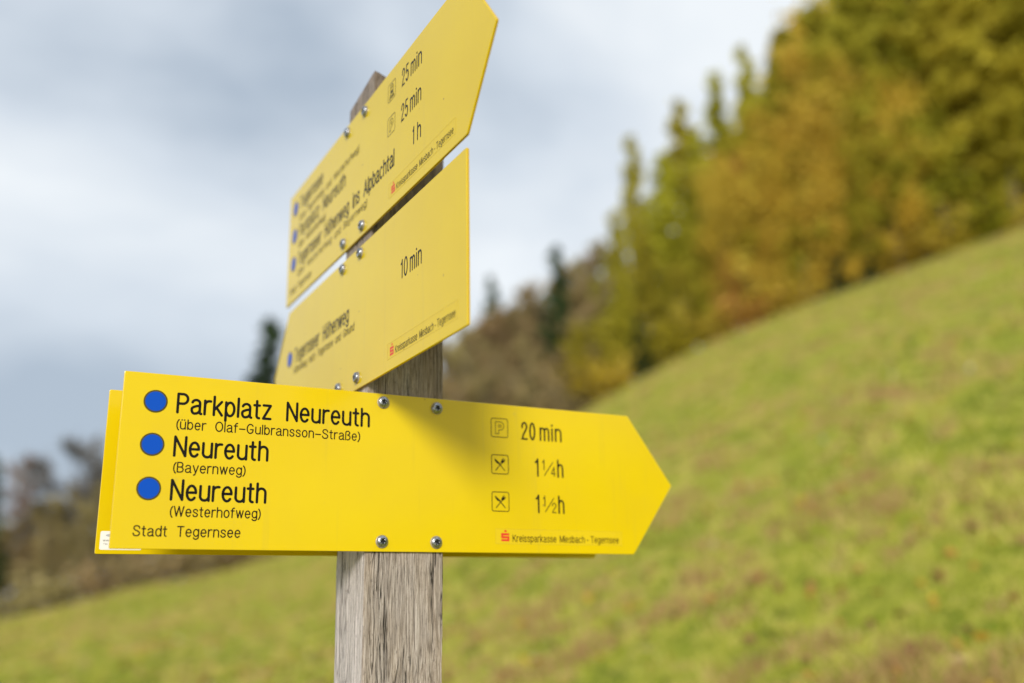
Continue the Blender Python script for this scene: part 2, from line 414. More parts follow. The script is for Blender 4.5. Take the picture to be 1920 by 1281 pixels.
PROTO = {
    'larch': [proto_conifer(s, M_LARCH, M_PALEBARK if s % 2 else M_BARK, 0.20, 1.25, 0.195 + 0.02 * (s % 3), 0.25, (0.05, 0.13, 0.09, 0.16)[s - 11], 0.5) for s in (11, 12, 13, 14)],
    'olive': [proto_broadleaf(s, M_LARCH, M_PALEBARK, 15, 0.20, 0.24, 34, fork=0.12, levels=(13, 5, 4), up=0.8) for s in (21, 22, 23)],
    'gold': [proto_broadleaf(s, M_GOLD, M_BARK, 13, 0.23, 0.24, 34, fork=0.10, levels=(12, 5, 4), up=0.7) for s in (31, 32)],
    'rust': [proto_broadleaf(41, M_RUST, M_BARK, 9, 0.26, 0.22, 18, fork=0.2)],
    'spruce': [proto_conifer(s, M_SPRUCE, M_BARK, 0.38, 1.0, 0.17, 0.24, 0.05) for s in (51, 52)],
    'bare': [proto_bare(s, M_TWIG, M_BARK, 12, 0.19, 32, 0.034, fork=0.08, levels=(13, 5, 4), up=1.0) for s in (61, 62, 63)],
    'grey': [proto_bare(s, M_GREYTWIG, M_BARK, 11, 0.30, 18, 0.028, fork=0.22) for s in (71, 72)],
    'pink': [proto_bare(81, M_PINKTWIG, M_PALEBARK, 13, 0.13, 16, 0.026, up=1.2)],
}
def proto_bush(seed, mat, per=40):
    r = np.random.default_rng(seed); paths, C, T = [], [], []
    for k in range(14):
        az = r.random() * 6.28; L = r.uniform(1.1, 2.0); d = np.array([np.cos(az) * 0.6, np.sin(az) * 0.6, 0.9]); d /= np.linalg.norm(d)
        q = np.linspace(0, 1, 4); paths.append((d * L * q[:, None] + r.normal(0, 0.06, (4, 3)) * q[:, None], 0.02 * (1 - 0.8 * q)))
        n = per; u = r.uniform(0.25, 1.05, n); C.append(d * L * u[:, None] + r.normal(0, 0.26, (n, 3))); T.append(np.clip(0.5 + 0.2 * r.normal() + 0.15 * r.normal(size=n), 0, 1))
    C, T = np.concatenate(C), np.concatenate(T); C[:, 2] = np.abs(C[:, 2])
    crown = quads_mesh('foliage', leaf_quads(C, 0.16 * r.uniform(0.6, 1.3, len(C)), r, 1.4), T); crown.materials.append(mat)
    return tube_mesh('stem', paths, M_BARK, 4), crown, 2.0
BUSH = {'olive': [proto_bush(91, M_BUSH), proto_bush(92, M_BUSH)], 'gold': [proto_bush(93, M_GOLD)], 'rust': [proto_bush(94, M_RUST)], 'brown': [proto_bush(95, M_TWIG, 30)]}

def put_plant(name, proto, x, y, height, wide, label, cat, group, part_names, rz=None):
    tr, cr, H = proto
    s = height / H
    e = empty(name, (x, y, float(terrain(x, y)) - 0.12), random.uniform(0, 6.28) if rz is None else rz)
    e.scale = (s * wide, s * wide, s)
    tag(e, label, cat, group)
    link(bpy.data.objects.new(part_names[0], tr), e); link(bpy.data.objects.new(part_names[1], cr), e)
    return e
TREES = []
def tree(kind, u, vtop, D, wide=1.0, label=None):        # u, vtop: where its top stands in the photograph; D: metres away
    d = pix_dir(u, vtop); x = d.x * D; z = CAM_H + d.z * D
    TREES.append([kind, x, D, max(1.5, z - float(terrain(x, D)) + 0.1), wide, label])
# right hand forest, front row (tall ones run out of the top of the frame)
for u, v, D, k, w in [
    (1905, -330, 52, 'larch', 1.1), (1990, -300, 51, 'olive', 1.1), (1845, -240, 54, 'larch', 1.1), (1790, -300, 52, 'larch', 1.15), (1728, -190, 55, 'larch', 1.0),
    (1680, -230, 52, 'larch', 1.1), (1622, -120, 54, 'larch', 1.05), (1575, -90, 52, 'larch', 0.9), (1520, 8, 55, 'larch', 1.0),
    (1512, 70, 51.6, 'gold', 0.85), (1470, 170, 51.5, 'gold', 0.85), (1425, 250, 51.2, 'gold', 0.85), (1395, 86, 60, 'larch', 0.62), (1338, 140, 61, 'larch', 0.7),
    (1285, 190, 58, 'larch', 0.95), (1240, 290, 55, 'larch', 0.95), (1184, 255, 68, 'larch', 0.6), (1150, 400, 60, 'larch', 0.8), (1205, 420, 53, 'larch', 0.9),
    (1160, 505, 53, 'larch', 0.95), (1478, 60, 54, 'larch', 0.8), (1462, 150, 53, 'olive', 0.8), (1550, 60, 51.5, 'olive', 0.9), (1545, 230, 51, 'gold', 0.9), (1425, 330, 51, 'gold', 0.9), (1375, 250, 54, 'larch', 0.8), (1308, 250, 54, 'larch', 0.75), (1330, 370, 53, 'larch', 0.85), (1125, 590, 52.5, 'olive', 0.8), (1270, 480, 52, 'olive', 0.8)]:
    tree(k, u, v, D, w)
for u, v, D, k, w in [
    (1960, -420, 62, 'larch', 1.1), (1870, -420, 64, 'larch', 1.1), (1815, -330, 66, 'olive', 1.1), (1760, -380, 65, 'larch', 1.1), (1700, -320, 66, 'larch', 1.1), (1640, -220, 66, 'olive', 1.0),
    (1590, -160, 68, 'larch', 1.0), (1550, -20, 64, 'gold', 1.0), (1470, 60, 66, 'larch', 0.8), (1430, 180, 62, 'larch', 0.8), (1370, 260, 60, 'gold', 0.9),
    (1600, 330, 60, 'spruce', 1.2), (1545, 430, 58, 'spruce', 1.5), (1640, 390, 57, 'spruce', 1.5), (1695, 330, 58, 'spruce', 1.5), (1760, 330, 59, 'spruce', 1.5), (1850, 260, 60, 'spruce', 1.5), (1680, 0, 70, 'olive', 1.2), (1830, -50, 70, 'olive', 1.2), (1910, -100, 70, 'olive', 1.2), (1755, -30, 70, 'olive', 1.2),  # the low spruces are added to darken gaps where forest shade falls
    (1205, 560, 58, 'spruce', 1.1), (1320, 380, 64, 'olive', 1.1), (1420, 330, 64, 'gold', 1.1), (1250, 430, 63, 'larch', 1.1)]:
    tree(k, u, v, D, w)
for u, v, D in [(1385, 290, 52.5), (1362, 470, 51)]:
    tree('rust', u, v, D, 0.6)
# bare brown wood between the signs and the larches
for u, v, D, k, w in [
    (1100, 455, 66, 'pink', 1.0), (1078, 480, 62, 'bare', 1.0), (1120, 510, 58, 'bare', 0.9), (1008, 520, 64, 'bare', 1.1), (965, 545, 64, 'bare', 1.1), (915, 590, 62, 'bare', 1.1),
    (870, 610, 64, 'bare', 1.1), (1040, 600, 55, 'bare', 1.0), (985, 620, 56, 'bare', 1.0), (930, 640, 55, 'bare', 1.0), (880, 650, 56, 'bare', 1.0), (835, 625, 66, 'bare', 1.0), (790, 640, 64, 'bare', 1.0),
    (740, 650, 66, 'bare', 1.0), (1090, 640, 54, 'bare', 0.8), (1065, 580, 70, 'bare', 1.1), (950, 580, 72, 'bare', 1.2), (690, 680, 66, 'bare', 1.0), (845, 690, 57, 'bare', 1.0)]:
    tree(k, u, v, D, w)
for u, v, D in [(1110, 610, 53), (1060, 650, 53), (1020, 660, 52.5), (960, 680, 53), (905, 690, 53), (860, 700, 53), (1000, 700, 52), (1075, 690, 52), (940, 720, 52), (885, 600, 70), (1000, 575, 75), (1050, 560, 75), (925, 575, 76)]:
    tree('bare', u, v, D, 1.2)
for u, v, D in [(1135, 440, 66), (1100, 470, 64), (1065, 500, 66), (1025, 530, 58), (1090, 545, 55), (980, 550, 60), (940, 575, 60)]:
    tree('bare', u, v, D, 1.25)
for u, v, D, k in [(1118, 520, 57, 'larch'), (1085, 600, 53, 'olive'), (1455, 115, 51.6, 'larch'), (1400, 200, 52, 'larch'), (1345, 300, 51.6, 'gold'), (1560, 150, 51.2, 'larch'), (1640, 120, 51.2, 'gold')]:
    tree(k, u, v, D, 0.8)
tree('spruce', 1042, 462, 55, 1.05, 'dark green spruce whose pointed top rises over the bare brown trees')
tree('spruce', 924, 520, 110, 0.7, 'far bluish spruce just right of the middle sign, above bare brown trees')
tree('spruce', 508, 600, 95, 1.0, 'dark spruce standing alone behind the left tip of the middle sign')
for u, v, D in [(1196, 590, 50.9), (1212, 625, 50.6), (1590, 415, 51.4), (1622, 430, 51.0), (1655, 410, 51.6), (1570, 455, 51.0)]:  # low spruces added at the forest foot to stand in for shadow
    tree('spruce', u, v, D, 1.35)
tree('spruce', 995, 590, 63, 0.8, 'small dark spruce among bare brown trees left of the tall spruce')
# left hand bare trees
for u, v, D, k, w in [
    (165, 800, 62, 'grey', 1.25), (120, 850, 64, 'grey', 1.0), (225, 830, 64, 'grey', 1.0), (40, 838, 58, 'pink', 1.0), (70, 930, 56, 'bare', 1.1), (125, 905, 57, 'bare', 1.15), (200, 900, 56, 'bare', 1.1), (245, 915, 57, 'bare', 1.1),
    (15, 960, 55, 'bare', 1.1), (100, 960, 53, 'bare', 1.1), (165, 945, 53, 'bare', 1.1), (290, 890, 58, 'bare', 1.1), (340, 880, 60, 'bare', 1.1), (400, 870, 60, 'bare', 1.1), (460, 850, 62, 'bare', 1.1), (520, 830, 62, 'bare', 1.1), (575, 790, 62, 'bare', 1.1),
    (-45, 900, 58, 'grey', 1.0), (-90, 920, 56, 'bare', 1.1), (210, 960, 53, 'bare', 1.1), (50, 1000, 53, 'bare', 1.1), (630, 740, 64, 'bare', 1.1)]:
    tree(k, u, v, D, w)
for u, v, D in [(25, 985, 66), (75, 965, 68), (130, 945, 68), (190, 930, 68), (250, 925, 68), (310, 910, 68), (370, 900, 68), (430, 890, 68), (490, 880, 68), (110, 1010, 52.5), (230, 985, 52.5), (300, 960, 53), (0, 1030, 52.5), (370, 950, 53), (440, 930, 53), (160, 1020, 52), (60, 1045, 52)]:
    tree('bare', u, v, D, 1.3)
tree('spruce', -4, 855, 51.5, 0.75, 'dark conifer cut by the left edge of the photo beside pinkish bare tree')
ORD = 'first second third fourth fifth sixth seventh eighth ninth tenth eleventh twelfth thirteenth fourteenth fifteenth sixteenth seventeenth eighteenth nineteenth twentieth'.split()
ORD += [t + '-' + o for t in ('twenty',) for o in ORD[:9]] + ['thirtieth'] + ['thirty-' + o for o in ORD[:9]] + ['fortieth'] + ['forty-' + o for o in ORD[:9]] + ['fiftieth'] + ['fifty-' + o for o in ORD[:9]] + ['sixtieth'] + ['sixty-' + o for o in ORD[:9]] + ['seventieth'] + ['seventy-' + o for o in ORD[:9]]
DESC = {'larch': ('larch_tree', 'tall yellow-green larch', 'larches along the top of the meadow'), 'olive': ('broadleaf_tree', 'olive green leafy tree', 'olive green trees along the meadow edge'),
        'gold': ('autumn_tree', 'golden orange autumn tree', 'golden autumn trees at the meadow edge'), 'rust': ('autumn_tree', 'small rust red autumn tree', 'rust red trees at the meadow edge'),
        'spruce': ('spruce_tree', 'dark spruce added as forest shade', 'dark spruces inside the forest'), 'bare': ('bare_tree', 'leafless brown tree', 'leafless brown trees beyond the meadow'),
        'grey': ('bare_tree', 'rounded grey leafless tree', 'grey leafless trees at the far left'), 'pink': ('bare_tree', 'slim pinkish leafless tree', 'pinkish leafless trees beyond the meadow')}
for kind in DESC:
    nm, desc, grp = DESC[kind]
    todo = [t for t in TREES if t[0] == kind and not t[5]]
    todo.sort(key=lambda t: t[1] / t[2])
    half = len(todo) / 2
    for i, t in enumerate(todo):
        if len(todo) == 1: t[5] = desc + ' standing where the meadow meets the forest'
        elif kind == 'bare': t[5] = f'{desc}, {ORD[i]} from the left along the meadow edge'
        elif i >= half: t[5] = f'{desc}, {ORD[len(todo) - 1 - i]} from the right along the meadow edge'
        else: t[5] = f'{desc}, {ORD[i]} from the left along the meadow edge'
for i, (kind, x, y, h, w, lab) in enumerate(TREES):
    nm, desc, grp = DESC[kind]; P = PROTO[kind]
    put_plant(nm, P[i % len(P)], x, y, h, w * random.uniform(0.92, 1.1), lab, 'tree', grp, ('trunk', 'crown'))
BUSHES = []
for u, hgt, D, k in [(1120, 2.6, 50.6, 'olive'), (1150, 2.4, 50.8, 'gold'), (1250, 2.2, 50.6, 'olive'), (1455, 3.4, 50.8, 'gold'), (1395, 2.6, 50.6, 'rust'), (1680, 2.4, 51, 'olive'),
                     (1760, 3.2, 51.2, 'gold'), (1810, 2.4, 50.8, 'olive'), (1870, 3.2, 51, 'olive'), (1915, 2.6, 50.8, 'gold'), (1335, 2.4, 50.6, 'gold'), (1280, 2.4, 50.7, 'olive'), (1080, 2.2, 50.7, 'brown'),
                     (1040, 2.6, 50.8, 'brown'), (985, 2.4, 50.8, 'brown'), (930, 2.2, 50.8, 'brown'), (880, 2.4, 50.9, 'brown'), (230, 2.0, 51, 'brown'), (150, 2.6, 51, 'brown'), (80, 2.4, 51, 'brown'), (10, 2.6, 51, 'brown'),
                     (1500, 2.0, 50.8, 'gold'), (300, 2.4, 51, 'brown'), (350, 2.6, 51, 'brown'), (410, 2.6, 51, 'brown'), (470, 2.6, 51, 'brown'), (540, 2.4, 51, 'brown'), (265, 2.4, 52, 'brown')]:
    d = pix_dir(u, 640); BUSHES.append([k, d.x * D, D, hgt])
BD = {'olive': ('low olive green bush', 'olive bushes at the foot of the forest'), 'gold': ('low golden yellow bush', 'golden bushes at the foot of the forest'),
      'rust': ('low rust red bush', 'rust red bushes at the foot of the forest'), 'brown': ('low brown twiggy bush', 'brown bushes at the foot of the bare trees')}
for k in BD:
    L = sorted([b for b in BUSHES if b[0] == k], key=lambda b: b[1])
    for i, (kk, x, y, h) in enumerate(L):
        lab = f'{BD[k][0]}, {ORD[i]} of its colour from the left at the meadow edge' if len(L) > 1 else f'{BD[k][0]} at the meadow edge under the golden trees'
        put_plant('bush', BUSH[k][i % len(BUSH[k])], x, y, h, 1.3, lab, 'bush', BD[k][1], ('stem', 'foliage'))

# ------------------------------------------------------------------ grass and fallen leaves
def blade_material(name, stops, tr=0.3):
    return leaf_material(name, stops, tr, 0.0, (1.0, 1.0))
def scatter(n, power, ymin, ymax, r):
    y = ymin + (ymax - ymin) * r.random(n) ** power
    s = r.uniform(-0.66, 0.66, n); x = s * y + r.normal(0, 0.3, n)
    return x, y
def lattice(x, y, cell, seed):                          # smooth value noise over the ground
    r = np.random.default_rng(seed); T = r.random((256, 256))
    u, v = x / cell + 500.3, y / cell + 500.7
    i, j = np.floor(u).astype(int), np.floor(v).astype(int); a, b = u - i, v - j
    a, b = a * a * (3 - 2 * a), b * b * (3 - 2 * b); q = lambda p, o: T[p % 256, o % 256]
    return (q(i, j) * (1 - a) + q(i + 1, j) * a) * (1 - b) + (q(i, j + 1) * (1 - a) + q(i + 1, j + 1) * a) * b
def build_grass():
    r = np.random.default_rng(3); n = 300000
    x, y = scatter(n, 1.2, 1.6, 50.3, r)
    c1, c2, c3, c4 = lattice(x, y, 2.2, 1), lattice(x, y, 0.7, 2), lattice(x, y, 0.24, 3), lattice(x + 0.3 * y, y, 0.11, 4)
    ang = r.random(n) * 6.28; h = (0.03 + 0.045 * r.random(n)) * (1 + 0.012 * y) * (0.45 + 2.6 * c2 * c3 * (0.5 + c4))
    w = 0.0048 * (1 + 0.10 * y) * r.uniform(0.7, 1.4, n)
    z = terrain(x, y) - 0.01
    lean = r.normal(0, 0.6, (n, 2)) * h[:, None]
    c, s = np.cos(ang) * w, np.sin(ang) * w
    P = np.stack([np.stack([x - c, y - s, z], 1), np.stack([x + c, y + s, z], 1), np.stack([x + lean[:, 0], y + lean[:, 1], z + h], 1)], 1)
    patch = 0.49 + 0.42 * (c1 - 0.5) + 0.45 * (c2 - 0.5) + 1.1 * (c3 - 0.5) + 1.0 * (c4 - 0.5)
    t = np.clip(patch + r.normal(0, 0.10, n), 0, 1)
    me = quads_mesh('grass', P, t)
    me.materials.append(blade_material('grass_blades', [(0, (0.035, 0.10, 0.012)), (0.22, (0.13, 0.22, 0.02)), (0.44, (0.41, 0.435, 0.040)), (0.72, (0.70, 0.635, 0.16)), (0.92, (0.58, 0.46, 0.18)), (1, (0.46, 0.30, 0.13))], 0.4))
    tag(link(bpy.data.objects.new('grass', me)), 'short yellowing autumn grass covering the sloping meadow', 'grass', kind='stuff')
def build_litter():
    r = np.random.default_rng(5); n = 4200
    x, y = scatter(n, 1.25, 2.2, 45, r)
    C = np.stack([x, y, terrain(x, y) + 0.035 + 0.03 * r.random(n)], 1)
    ax = r.normal(size=(n, 3)) * np.array([1, 1, 0.4])
    Q = leaf_quads(C, (0.028 + 0.03 * r.random(n)) * (1 + 0.03 * y), r, 1.3, ax)
    me = quads_mesh('fallen_leaves', Q, np.clip(r.random(n), 0, 1))
    me.materials.append(blade_material('dry_leaves', [(0, (0.12, 0.06, 0.03)), (0.4, (0.30, 0.16, 0.08)), (0.75, (0.45, 0.24, 0.05)), (0.95, (0.62, 0.42, 0.05)), (1, (0.55, 0.5, 0.4))]))
    tag(link(bpy.data.objects.new('fallen_leaves', me)), 'brown and orange fallen leaves scattered over the meadow grass', 'leaves', kind='stuff')
build_grass(); build_litter()

# ------------------------------------------------------------------ the post's own frame
def post_to_world(p):
    d = Vector(p) - CAM_POST
    return Vector((d.x * math.cos(YAW) - d.y * math.sin(YAW), d.x * math.sin(YAW) + d.y * math.cos(YAW), d.z + CAM_H))
POST_W = 0.1063
ORIGIN = post_to_world((0, 0, 0))
GROUND_Z = float(terrain(ORIGIN.x, ORIGIN.y)) - ORIGIN.z      # ground at the post in post coordinates

def build_post():
    r = np.random.default_rng(17); w = POST_W
    zlow = GROUND_Z - 0.25
    top = {(0, 0): 0.667, (1, 0): 0.628, (1, 1): 0.618, (0, 1): 0.652}
    zs = np.concatenate([np.linspace(zlow, -0.25, 20)[:-1], np.linspace(-0.25, 0.64, 260)]); zt = (zs - zlow) / (0.64 - zlow)
    m = 56
    def grain(u, z, k):                                 # ridges and checks running with the grain
        d = np.zeros_like(u)
        for i in range(16):
            f = r.uniform(150, 900); ph = r.uniform(0, 6.28); wob = r.uniform(0.4, 2.2); wa = r.uniform(0.0006, 0.003)
            d += r.uniform(0.00005, 0.00016) * np.sin(f * (u + wa * np.sin(wob * z * 6 + ph)) + ph)
        for i in range(11):                             # drying checks
            c = r.uniform(0.006, w - 0.006); z0 = r.uniform(-0.25, 0.5); ln = r.uniform(0.08, 0.35); wd = r.uniform(0.0006, 0.0016)
            uu = u - c - 0.004 * np.sin(z * 7 + i) * r.uniform(0.2, 1)
            env = np.clip(1 - np.abs((z - z0) / ln), 0, 1) ** 0.6
            d -= r.uniform(0.0008, 0.002) * np.exp(-(uu / wd) ** 2) * env
        return d
    ring = []                                           # perimeter samples: (x, y, normal, u, side)
    for side, (a, b, nrm) in enumerate([((0, 0), (w, 0), (0, -1)), ((w, 0), (w, w), (1, 0)), ((w, w), (0, w), (0, 1)), ((0, w), (0, 0), (-1, 0))]):
        for k in range(m):
            t = k / m; ring.append((a[0] + (b[0] - a[0]) * t, a[1] + (b[1] - a[1]) * t, nrm, t * w, side))
    n = len(ring); X = np.array([q[0] for q in ring]); Y = np.array([q[1] for q in ring]); S = np.array([q[4] for q in ring]); Uc = np.array([q[3] for q in ring])
    NX = np.array([q[2][0] for q in ring], float); NY = np.array([q[2][1] for q in ring], float)
    ht = np.array([top[(0, 0)] * (1 - x / w) * (1 - y / w) + top[(1, 0)] * x / w * (1 - y / w) + top[(1, 1)] * x / w * y / w + top[(0, 1)] * (1 - x / w) * y / w for x, y in zip(X, Y)])
    Z = zlow + zt[:, None] * (ht[None, :] - zlow)
    UU = np.broadcast_to(Uc[None, :], Z.shape)
    D = np.zeros_like(Z)
    for s in range(4):
        mk = S == s; D[:, mk] = grain(UU[:, mk], Z[:, mk], s)
    edge = np.minimum(Uc, w - Uc); soft = np.exp(-(edge / 0.0016) ** 2)
    D = np.minimum(D, 0) - 0.0006 * soft[None, :] * (1 + 0.6 * np.sin(Z * 31) + 0.5 * np.sin(Z * 77))
    VX = X[None, :] + NX[None, :] * D; VY = Y[None, :] + NY[None, :] * D
    V = np.stack([VX, VY, Z], -1).reshape(-1, 3).tolist()
    R = len(zs); F = []
    mats = []
    for i in range(R - 1):
        for k in range(n):
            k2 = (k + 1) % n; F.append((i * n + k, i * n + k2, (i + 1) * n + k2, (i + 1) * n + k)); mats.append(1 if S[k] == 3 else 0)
    F.append(tuple((R - 1) * n + k for k in range(n))); mats.append(0)
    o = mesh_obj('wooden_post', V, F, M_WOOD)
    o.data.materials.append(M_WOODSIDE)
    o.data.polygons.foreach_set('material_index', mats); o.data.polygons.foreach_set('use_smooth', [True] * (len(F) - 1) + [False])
    o.location = ORIGIN; o.rotation_euler = (0, 0, YAW)
    tag(o, 'square weathered grey wooden post carrying the four yellow signs', 'post')
build_post()

# ------------------------------------------------------------------ stroke lettering
def arc(cx, cy, rx, ry, a0, a1, n=None):
    n = n or max(4, int(abs(a1 - a0) / 15) + 1)
    return [(cx + rx * math.cos(math.radians(a)), cy + ry * math.sin(math.radians(a))) for a in np.linspace(a0, a1, n)]
def spline(P, n=6):
    P = [np.array(p, float) for p in P]; out = []
    for i in range(len(P) - 1):
        a, b, c, d = P[max(i - 1, 0)], P[i], P[i + 1], P[min(i + 2, len(P) - 1)]
        for t in np.linspace(0, 1, n, endpoint=False):
            out.append(tuple(0.5 * (2 * b + (c - a) * t + (2 * a - 5 * b + 4 * c - d) * t * t + (3 * b - a - 3 * c + d) * t ** 3)))
    return out + [tuple(P[-1])]
X = 0.74; H2 = X / 2; R_ = 0.205
bowl_r = lambda: arc(R_, H2, R_, H2, 152, -152)
bowl_l = lambda: arc(R_, H2, R_, H2, 28, 332)
DOT = lambda x, y: [(x, y), (x + 0.001, y)]
def arch(x0, w): return [(x0, 0.36)] + arc(x0 + w / 2, X - w / 2 * 1.15, w / 2, w / 2 * 1.15, 170, 0) + [(x0 + w, 0)]
G = {
 'a': (0.43, [arc(0.205, X - 0.19, 0.185, 0.19, 165, 0) + [(0.39, 0.12)] + arc(0.46, 0.1, 0.07, 0.1, 180, 275, 5), spline([(0.39, 0.44), (0.2, 0.40), (0.03, 0.30), (0.01, 0.16), (0.07, 0.03), (0.18, 0.0), (0.32, 0.06), (0.39, 0.19)])]),
 'b': (0.41, [[(0, 1), (0, 0)], bowl_r()]), 'c': (0.40, [arc(R_, H2, R_, H2, 48, 312)]),
 'd': (0.41, [[(0.41, 1), (0.41, 0)], bowl_l()]),
 'e': (0.42, [[(0.01, 0.385), (0.41, 0.385)] + arc(0.21, H2, 0.205, H2, 4, 318)]),
 'f': (0.25, [[(0.08, 0), (0.08, 0.80)] + arc(0.24, 0.80, 0.16, 0.2, 180, 85), [(-0.03, 0.70), (0.24, 0.70)]]),
 'g': (0.41, [arc(R_, 0.39, R_, 0.35, 28, 332), [(0.41, X), (0.41, -0.04)] + arc(R_, -0.04, R_, 0.22, 0, -160)]),
 'h': (0.40, [[(0, 0), (0, 1)], arch(0, 0.40)]), 'i': (0.0, [[(0, 0), (0, X)], DOT(0, 0.96)]),
 'k': (0.38, [[(0, 0), (0, 1)], [(0.36, X), (0.0, 0.26)], [(0.12, 0.40), (0.39, 0)]]), 'l': (0.0, [[(0, 0), (0, 1)]]),
 'm': (0.62, [[(0, 0), (0, X)], arch(0, 0.31), arch(0.31, 0.31)]), 'n': (0.40, [[(0, 0), (0, X)], arch(0, 0.40)]),
 'o': (0.43, [arc(0.215, H2, 0.215, H2, 90, 450) ]), 'p': (0.41, [[(0, X), (0, -0.27)], bowl_r()]),
 'r': (0.25, [[(0, 0), (0, X)], [(0, 0.36)] + arc(0.22, X - 0.24, 0.22, 0.23, 165, 75)]),
 's': (0.37, [spline([(0.36, 0.57), (0.30, 0.70), (0.18, X), (0.06, 0.69), (0.02, 0.55), (0.10, 0.43), (0.28, 0.34), (0.37, 0.20), (0.31, 0.05), (0.18, 0), (0.05, 0.05), (0.0, 0.18)], 4)]),
 't': (0.24, [[(0.10, 0.95), (0.10, 0.13)] + arc(0.22, 0.13, 0.12, 0.13, 180, 275, 5), [(-0.03, 0.71), (0.24, 0.71)]]),
 'u': (0.40, [[(0, X)] + arc(0.2, 0.22, 0.2, 0.22, 180, 350) , [(0.40, X), (0.40, 0)]]),
 'w': (0.60, [[(0, X), (0.15, 0.0), (0.30, X), (0.45, 0.0), (0.60, X)]]),
 'y': (0.40, [[(0, X), (0.21, 0.02)], [(0.41, X), (0.19, -0.10)] + arc(0.08, -0.10, 0.11, 0.15, -10, -100, 5)]),
 'z': (0.36, [[(0.0, X), (0.36, X), (0.0, 0), (0.37, 0)]]),
 'ß': (0.42, [[(0, 0), (0, 0.78)] + arc(0.19, 0.79, 0.19, 0.21, 180, 0) + spline([(0.38, 0.76), (0.30, 0.60), (0.18, 0.56)])[1:], spline([(0.18, 0.56), (0.36, 0.46), (0.42, 0.27), (0.34, 0.06), (0.20, 0), (0.13, 0.0)])]),
 'A': (0.56, [[(0, 0), (0.28, 1), (0.56, 0)], [(0.10, 0.34), (0.46, 0.34)]]),
 'B': (0.47, [[(0.24, 0.53), (0.0, 0.53), (0, 1), (0.24, 1)] + arc(0.24, 0.765, 0.19, 0.235, 80, -90), [(0, 0.53), (0, 0), (0.25, 0)] + arc(0.25, 0.265, 0.22, 0.265, -80, 90)]),
 'G': (0.56, [arc(0.28, 0.5, 0.28, 0.5, 38, 322) + [(0.53, 0.42), (0.30, 0.42)]]),
 'H': (0.50, [[(0, 0), (0, 1)], [(0.5, 0), (0.5, 1)], [(0, 0.53), (0.5, 0.53)]]),
 'K': (0.50, [[(0, 0), (0, 1)], [(0.48, 1), (0, 0.36)], [(0.17, 0.56), (0.52, 0)]]),
 'M': (0.62, [[(0, 0), (0, 1), (0.31, 0.05), (0.62, 1), (0.62, 0)]]), 'N': (0.50, [[(0, 0), (0, 1), (0.5, 0), (0.5, 1)]]),
 'O': (0.58, [arc(0.29, 0.5, 0.29, 0.5, 90, 450)]), 'P': (0.46, [[(0, 0), (0, 1), (0.23, 1)] + arc(0.23, 0.74, 0.23, 0.26, 80, -90) + [(0.0, 0.48)]]),
 'S': (0.50, [spline([(0.48, 0.76), (0.42, 0.93), (0.25, 1.0), (0.09, 0.94), (0.03, 0.76), (0.12, 0.60), (0.36, 0.46), (0.50, 0.28), (0.43, 0.07), (0.25, 0), (0.07, 0.06), (0.0, 0.25)], 5)]),
 'T': (0.50, [[(0, 1), (0.5, 1)], [(0.25, 1), (0.25, 0)]]), 'W': (0.80, [[(0, 1), (0.2, 0), (0.4, 1), (0.6, 0), (0.8, 1)]]),
 'I': (0.0, [[(0, 0), (0, 1)]]), 'C': (0.54, [arc(0.28, 0.5, 0.28, 0.5, 45, 315)]),
 '0': (0.38, [arc(0.19, 0.5, 0.19, 0.5, 90, 450)]), '1': (0.16, [[(0, 0.80), (0.08, 0.82), (0.16, 1.0), (0.16, 0)]]),
 '2': (0.40, [spline([(0.01, 0.70), (0.04, 0.90), (0.19, 1.0), (0.34, 0.92), (0.38, 0.74), (0.30, 0.54), (0.12, 0.28), (0.02, 0.02)], 5) + [(0.0, 0.0), (0.40, 0)]]),
 '4': (0.42, [[(0.30, 0), (0.30, 1), (0, 0.28), (0.42, 0.28)]]), '5': (0.38, [[(0.36, 1), (0.07, 1), (0.03, 0.54)] + spline([(0.03, 0.54), (0.19, 0.62), (0.36, 0.50), (0.37, 0.18), (0.19, 0), (0.0, 0.16)])[1:]]),
 '(': (0.12, [arc(0.32, 0.42, 0.30, 0.62, 118, 242)]), ')': (0.12, [arc(-0.18, 0.42, 0.30, 0.62, 62, -62)]), '-': (0.28, [[(0, 0.38), (0.28, 0.38)]]), '–': (0.46, [[(0, 0.40), (0.46, 0.40)]]),
 '.': (0.0, [DOT(0, 0.02)]), '/': (0.5, [[(0, 0), (0.5, 1)]]),
}
for ch, base in (('ü', 'u'), ('ö', 'o')):
    w0, st = G[base]; G[ch] = (w0, st + [DOT(w0 * 0.25, 0.96), DOT(w0 * 0.78, 0.96)])
